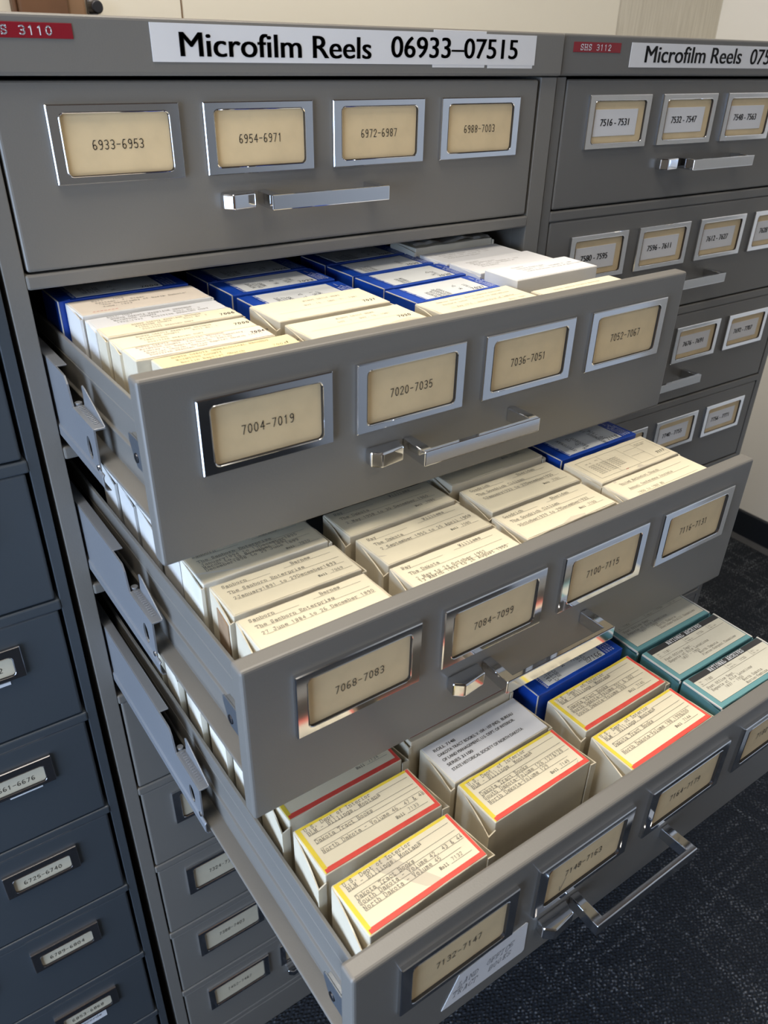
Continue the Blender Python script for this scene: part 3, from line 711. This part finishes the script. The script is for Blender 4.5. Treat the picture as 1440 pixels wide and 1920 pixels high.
m = MB(); m.prism([(-.0036, .002), (-.0015, .022), (-.0009, .022), (-.0029, .002)], 2, .02, h-.007); m.build('torn_patch', M['kraft'], o)
cream_box(3, .0234, .0985, -.0125, .2, .0905, .0360, 'worn cream box labelled Roll 7070, shaded by the drawer above',
    news('Sanborn', 'Barnes', 'The Sanborn Enterprise', ['January1894 to 13December1895', 'March to 19 November 1897', 'December1898 to 29 June 1899'], '7070'), .0020, .002, board='cream_pale')
cream_box(3, .1280, .0142, -.0112, .4, .0905, .0340, 'cream box typed 13 March 1953 to 26 August 1955, in the middle open drawer',
    news('Ray', 'Williams', 'The Dakota', ['2 May to 24 October 1952', '13 March 1953 to 26 August 1955'], '7084'), .0040, .006)
cream_box(3, .1305, .0530, -.0130, .8, .0905, .0375, 'cream box labelled Roll 7085, second row of the middle open drawer',
    news('Ray', 'Williams', 'The Dakota', ['2 September 1955 to 25 April 1958'], '7085'), .0040, .006)
cream_box(3, .1275, .0935, -.0115, .3, .0925, .0350, 'cream box labelled Roll 7086, darkened by the drawer above, behind the Roll 7085 box',
    news('Ray', 'Williams', 'The Dakota', ['2 May 1958 to 30 December 1960'], '7086'), .0040, .006)
cream_box(3, .2260, .0238, -.0110, 1.0, .0925, .0358, 'cream box labelled Roll 7100, front of the third row in the middle open drawer',
    news('Goodrich', 'Sheridan', 'The Goodrich Citizen', ['3October1929 to 29December1932'], '7100'), .0025, .004)
cream_box(3, .2312, .0655, -.0118, .2, .0915, .0372, 'cream box labelled Roll 7101, right behind the Roll 7100 box',
    news('Goodrich', 'Sheridan', 'The Goodrich Citizen', ['5January1933 to 27December1935'], '7101'), .0030, .005)
cream_box(3, .2265, .1062, -.0075, 0, .0945, .0400, 'cream box labelled Roll 7102, in shadow behind the Roll 7101 box',
    news('Goodrich', 'Sheridan', 'The Goodrich Citizen', ['1 January 1936 to 25 June 1937'], '7102'), .0030, .005)
cream_box(3, .3232, .0142, -.0072, 1.0, .0945, .0300, 'cream box typed United Methodist Church, front right of the middle open drawer',
    [('United Methodist Church', 12, 8, 2.0), ('Annual Conference Journals', 13, 16, 2.0), ('1950 to 1969 ND', 14, 24, 2.0)] + rules((12, 84, 9), (12, 84, 17), (12, 84, 25)), .0025, .004)
o, h = cream_box(3, .3260, .0470, -.0078, 1.1, .0945, .0395, 'cream box with a ruled form label numbered 7117, in front of the blue box',
    [('_', 6, 6, 90), ('_', 6, 34, 90)] + [('CAT. NO.', 12, 12, .9), ('ROLL', 24, 11, .9)] + [('MINUTES AND JOURNALS OF', 12, 16+i*2.2, 1.0) for i in range(7)] + [('CONFERENCE', 34, 16+i*2.2, 1.0) for i in range(6)] +
    [('_', 56, 13, 72), ('_', 56, 22, 72), ('UNITED STATES', 74, 10, 1.0), ('DEPARTMENT', 74, 12.2, 1.0), ('7117', 79, 30, 2.6, HAND), ('~', 34, 37, 5, dict(mi=3, w=.0004))], .0012, .002, kind='old')
v = Ink(lambda u, v_: (u, .0395+v_, h+.0005))
for xx in (.006, .030, .054, .072, .090): v.line(xx, -.006, xx, -.034)
v.build(M['ink'], o, 'ruled_lines')
blue_box(3, .3290, .0925, -.0088, 1.2, .0935, .0395, 'blue box numbered 7118, back right of the middle open drawer', '7118',
    ((24, (('STUTSMAN', .86),)), (34, (('N. D. TO', .9), ('RECORDS', .86))), (58, (('DECEMBER 1919', .97), ('TO 1926', .8)))))

# top open drawer ---------------------------------------------------
D2L = .093
cream_box(2, .0345, .0500, -.0172, 0, .0935, .0225, 'thin yellowish box typed genealogical records, front left of the top open drawer',
    [('NORTH DAKOTA GENEALOGICAL RECORDS', 11, 6, 2.0), ('McINTOSH COUNTY', 12, 11, 2.0), ('Berlin Baptist Church', 13, 16, 2.0), ('READING COPY', 30, 20.5, 2.0), ('7004', 74, 17, 2.6, dict(mi=2, slant=.2)), ('1  2', 84, 16.0, 2.6, HAND)], 0, 0, paper='label_yellow')
cream_box(2, .0255, .0735, -.0168, 0, .0945, .0235, 'thin box with a white label handwritten 70043, behind the yellowish box',
    [('NORTH DAKOTA GENEALOGICAL RECORDS', 8, 4, 1.8), ('McINTOSH COUNTY: Venturia City Cemetery,', 9, 8, 1.8), ('Ashley 1st Baptist Church, Ashley', 10, 12, 1.8), ('Baptist Church, Berlin Baptist Church (1977)', 10.5, 16, 1.8), ('POSITIVE READING COPY', 11, 20, 1.8), ('70043', 82, 13, 2.7, HAND)], 0, 0, paper='label_pink')
cream_box(2, .0255, .0975, -.0172, 0, .0945, .0225, 'thin cream box handwritten 7005, left row of the top open drawer',
    [('NORTH DAKOTA MARRIAGE RECORDS', 16, 6, 1.8), ('McINTOSH COUNTY     Roll No. 1', 17, 10.3, 1.8), ('1885-1906', 18, 14.6, 1.8), ('POSITIVE READING COPY', 19, 19, 1.8), ('7005', 81, 14, 2.9, HAND)], .0015, .002)
cream_box(2, .0250, .1205, -.0160, .4, .0950, .0205, 'thin cream box handwritten 7006, left row of the top open drawer',
    [('NORTH DAKOTA MARRIAGE RECORDS', 22, 5.5, 1.7), ('McINTOSH COUNTY     Roll No. 2', 23, 9.6, 1.7), ('1906-1920', 24, 13.6, 1.7), ('POSITIVE READING COPY', 25, 17.6, 1.7), ('7006', 81, 15, 2.9, HAND)], .0015, .002)
cream_box(2, .0250, .1418, -.0165, .2, .0945, .0225, 'white topped box typed ROLL 7007, left row behind the 7006 box',
    [('ROLL 7007', 14, 4.5, 2.0), ('NORTH DAKOTA MARRIAGE RECORDS', 15, 9, 2.0), ('McINTOSH COUNTY      Roll No. 3', 15.5, 13.5, 2.0), ('1920-1933   POSITIVE READING COPY', 16, 18, 2.0)], .0010, .0015, board='whitebox', paper='white')
cream_box(2, .0235, .1650, -.0140, 0, .0935, .0360, 'pinkish topped box typed Roll 7008 with a red scribble',
    [('Roll   7008', 16, 9, 2.1), ('Switzer, J. Elmer', 17, 14, 2.1), ('"The Geography of North Dakota"', 18, 19, 2.1), ('June, 1923', 19, 24, 2.1), ('~~~~~~~', 9, 33, 2.6, dict(mi=3, w=.0004))], .0015, .0015, board='whitebox', paper='label_pink')
blue_box(2, .0190, .2025, -.0130, 0, .0970, .0400, 'shaded blue box behind the Roll 7008 box, left row of the top open drawer', '7009',
    ((24, (('VALLEY', .8), ('CITY', .8), ('TIMES', .8))), (44, (('N. D.', .8),))))
cream_box(2, .1330, .0480, -.0150, .8, .0940, .0360, 'cream box handwritten 7020, front of the second row in the top open drawer',
    [('MINOT DAILY NEWS', 36, 9, 2.0, dict(mi=2)), ('OCT. 1 - NOV. 15, 1981', 33, 16, 2.0, dict(mi=2)), ('_', 8, 22, 86, dict(mi=2)), ('7020', 76, 27, 2.9, HAND)], .0020, .004)
cream_box(2, .1300, .0865, -.0135, 1.3, .0935, .0420, 'cream box handwritten 7021, between the 7020 box and a blue box',
    [('MINOT DAILY NEWS', 38, 11, 2.0, dict(mi=2)), ('NOV. 16 - DEC. 31, 1981', 34, 20, 2.0, dict(mi=2)), ('_', 8, 28, 86, dict(mi=2)), ('7021', 76, 33, 2.9, HAND)], .0030, .005)
BC = ((25, (('MINOT', .8), ('DAILY', .85), ('NEWS', .8))), (46, (('N. D.', .75),)), (56, (('AUG 1', .8), ('1981', .75))))
blue_box(2, .1400, .1320, -.0190, 1.4, .0920, .0385, 'blue box numbered 7022, right behind the cream 7021 box', '7022', BC)
blue_box(2, .1375, .1735, -.0180, 1.4, .0930, .0390, 'blue box numbered 7023, behind the blue 7022 box', '7023', BC)
blue_box(2, .1365, .2150, -.0180, 1.4, .0930, .0400, 'shaded blue box under the shut top drawer, behind the blue 7023 box', '7024', BC)
cream_box(2, .2390, .0410, -.0145, 3.0, .0945, .0360, 'cream typed box beside the 7020 box, front of the third row',
    [('Emmons County, North Dakota Records', 14, 9, 1.9, dict(mi=2)), ('Probate Index - Births to Admissions', 15, 15, 1.9, dict(mi=2)), ('11 May 1974 - University of Dakota', 16, 23, 1.9, dict(mi=2)), ('Roll 7036', 68, 31, 1.9, dict(mi=2))] + rules((14, 88, 24)), .0030, .005)
BC2 = ((25, (('NORTH', .9), ('DAKOTA', .95), ('LABORER', .95), ('RECORD', .9))), (56, (('N. D.', .75),)), (66, (('1931', .75),)))
blue_box(2, .2480, .0890, -.0185, 2.4, .0920, .0400, 'blue box numbered 7037, nearest blue one in the third row of the top drawer', '7037', BC2)
blue_box(2, .2480, .1315, -.0180, 2.4, .0920, .0405, 'blue box numbered 7038, right behind the blue 7037 box', '7038', ((26, (('FARGO', .9), ('FORUM', .9))), (62, (('N. D.', .75), ('1932', .75)))))
blue_box(2, .2490, .1780, -.0190, 2.4, .0920, .0390, 'blue box numbered 7039, right behind the blue 7038 box', '7039', ((20, (('GRAND', .9), ('FORKS', .9), ('HERALD', .9))), (62, (('1933', .75),))))
blue_box(2, .2480, .2200, -.0190, 2.0, .0930, .0400, 'shaded blue box under the shut top drawer, behind the blue 7039 box', '7040', BC2)
cream_box(2, .3365, .0330, -.0140, 1.6, .0930, .0250, 'thin cream box at the front of the right row, before the clean white box',
    [('North Dakota County Records', 18, 9, 2.0, dict(mi=2)), ('Births - Deaths', 20, 15, 2.0, dict(mi=2))], 0, 0)
W1 = [('Bismarck', 22, 9.5, 1.7), ('Library Supply Mss.', 24, 14, 1.7), ('January 1, 1977 - December 31, 1981', 26, 18.5, 1.7), ('State Historical Society of North Dakota', 27, 23, 1.7)]
cream_box(2, .3365, .0742, -.0098, 1.1, .0950, .0384, 'clean white box standing highest, at the right of the top open drawer', W1, 0, 0, board='whitebox', paper='white', kind='new')
cream_box(2, .3365, .1180, -.0140, 1.4, .0940, .0400, 'white box with short typed lines, right behind the clean white box',
    [('Dickinson', 12, 9, 1.6), ('North Dakota Press', 13, 13, 1.6), ('March 1, 1976 - December 31, 1978', 14, 17, 1.6), ('State Historical Society of', 15, 21, 1.6), ('North Dakota', 16, 25, 1.6)], .0012, .002, board='whitebox', paper='white')
cream_box(2, .3380, .1640, -.0165, 1.0, .0925, .0385, 'third white box from the front, right row of the top open drawer',
    [('Bottineau', 10, 10, 1.6), ('North Dakota Courant, Bottineau Press', 11, 15, 1.6), ('January 9, 1975 - October 23, 1975', 12, 20, 1.6), ('State Historical Society', 13, 25, 1.6)], .0012, .002, board='whitebox', paper='white')
o, h = cream_box(2, .3370, .2080, -.0120, .9, .0930, .0390, 'worn greyish box with a torn lid, back right of the top open drawer', (), .0020, .003, board='cream_pale', paper=None)
m = MB(); N = 14
pts = [(.092*i/N, .001+wob(.0012), h+.0016+wob(.0012)) for i in range(N+1)]
m.rings([pts, [(a, b+.004, c+.001+wob(.0006)) for a, b, c in pts], [(a, .038, h+.0012) for a, b, c in pts], [(a, .038, h-.0005) for a, b, c in pts], [(a, b+.0005, h-.003+wob(.0008)) for a, b, c in pts]], close=False)
m.build('torn_lid', M['edge'], o)

# further reel boxes of the left rows, seen from the side between the drawers
ORD = ('fourth', 'fifth', 'sixth', 'seventh', 'eighth')
for k, y0, n, kind in ((3, .1365, 4, 'whitebox'), (4, .1555, 5, 'cream_pale')):
    for i in range(n):
        cream_box(k, .0250+wob(.0008), y0+i*.0405, -.0120+wob(.002), wob(.5), .0905, .0370,
            'pale box %s from the front, left row of the %s open drawer' % (ORD[i], {3: 'middle', 4: 'lowest'}[k]), (), .0020 if k == 3 else .0040, .004, board=kind)
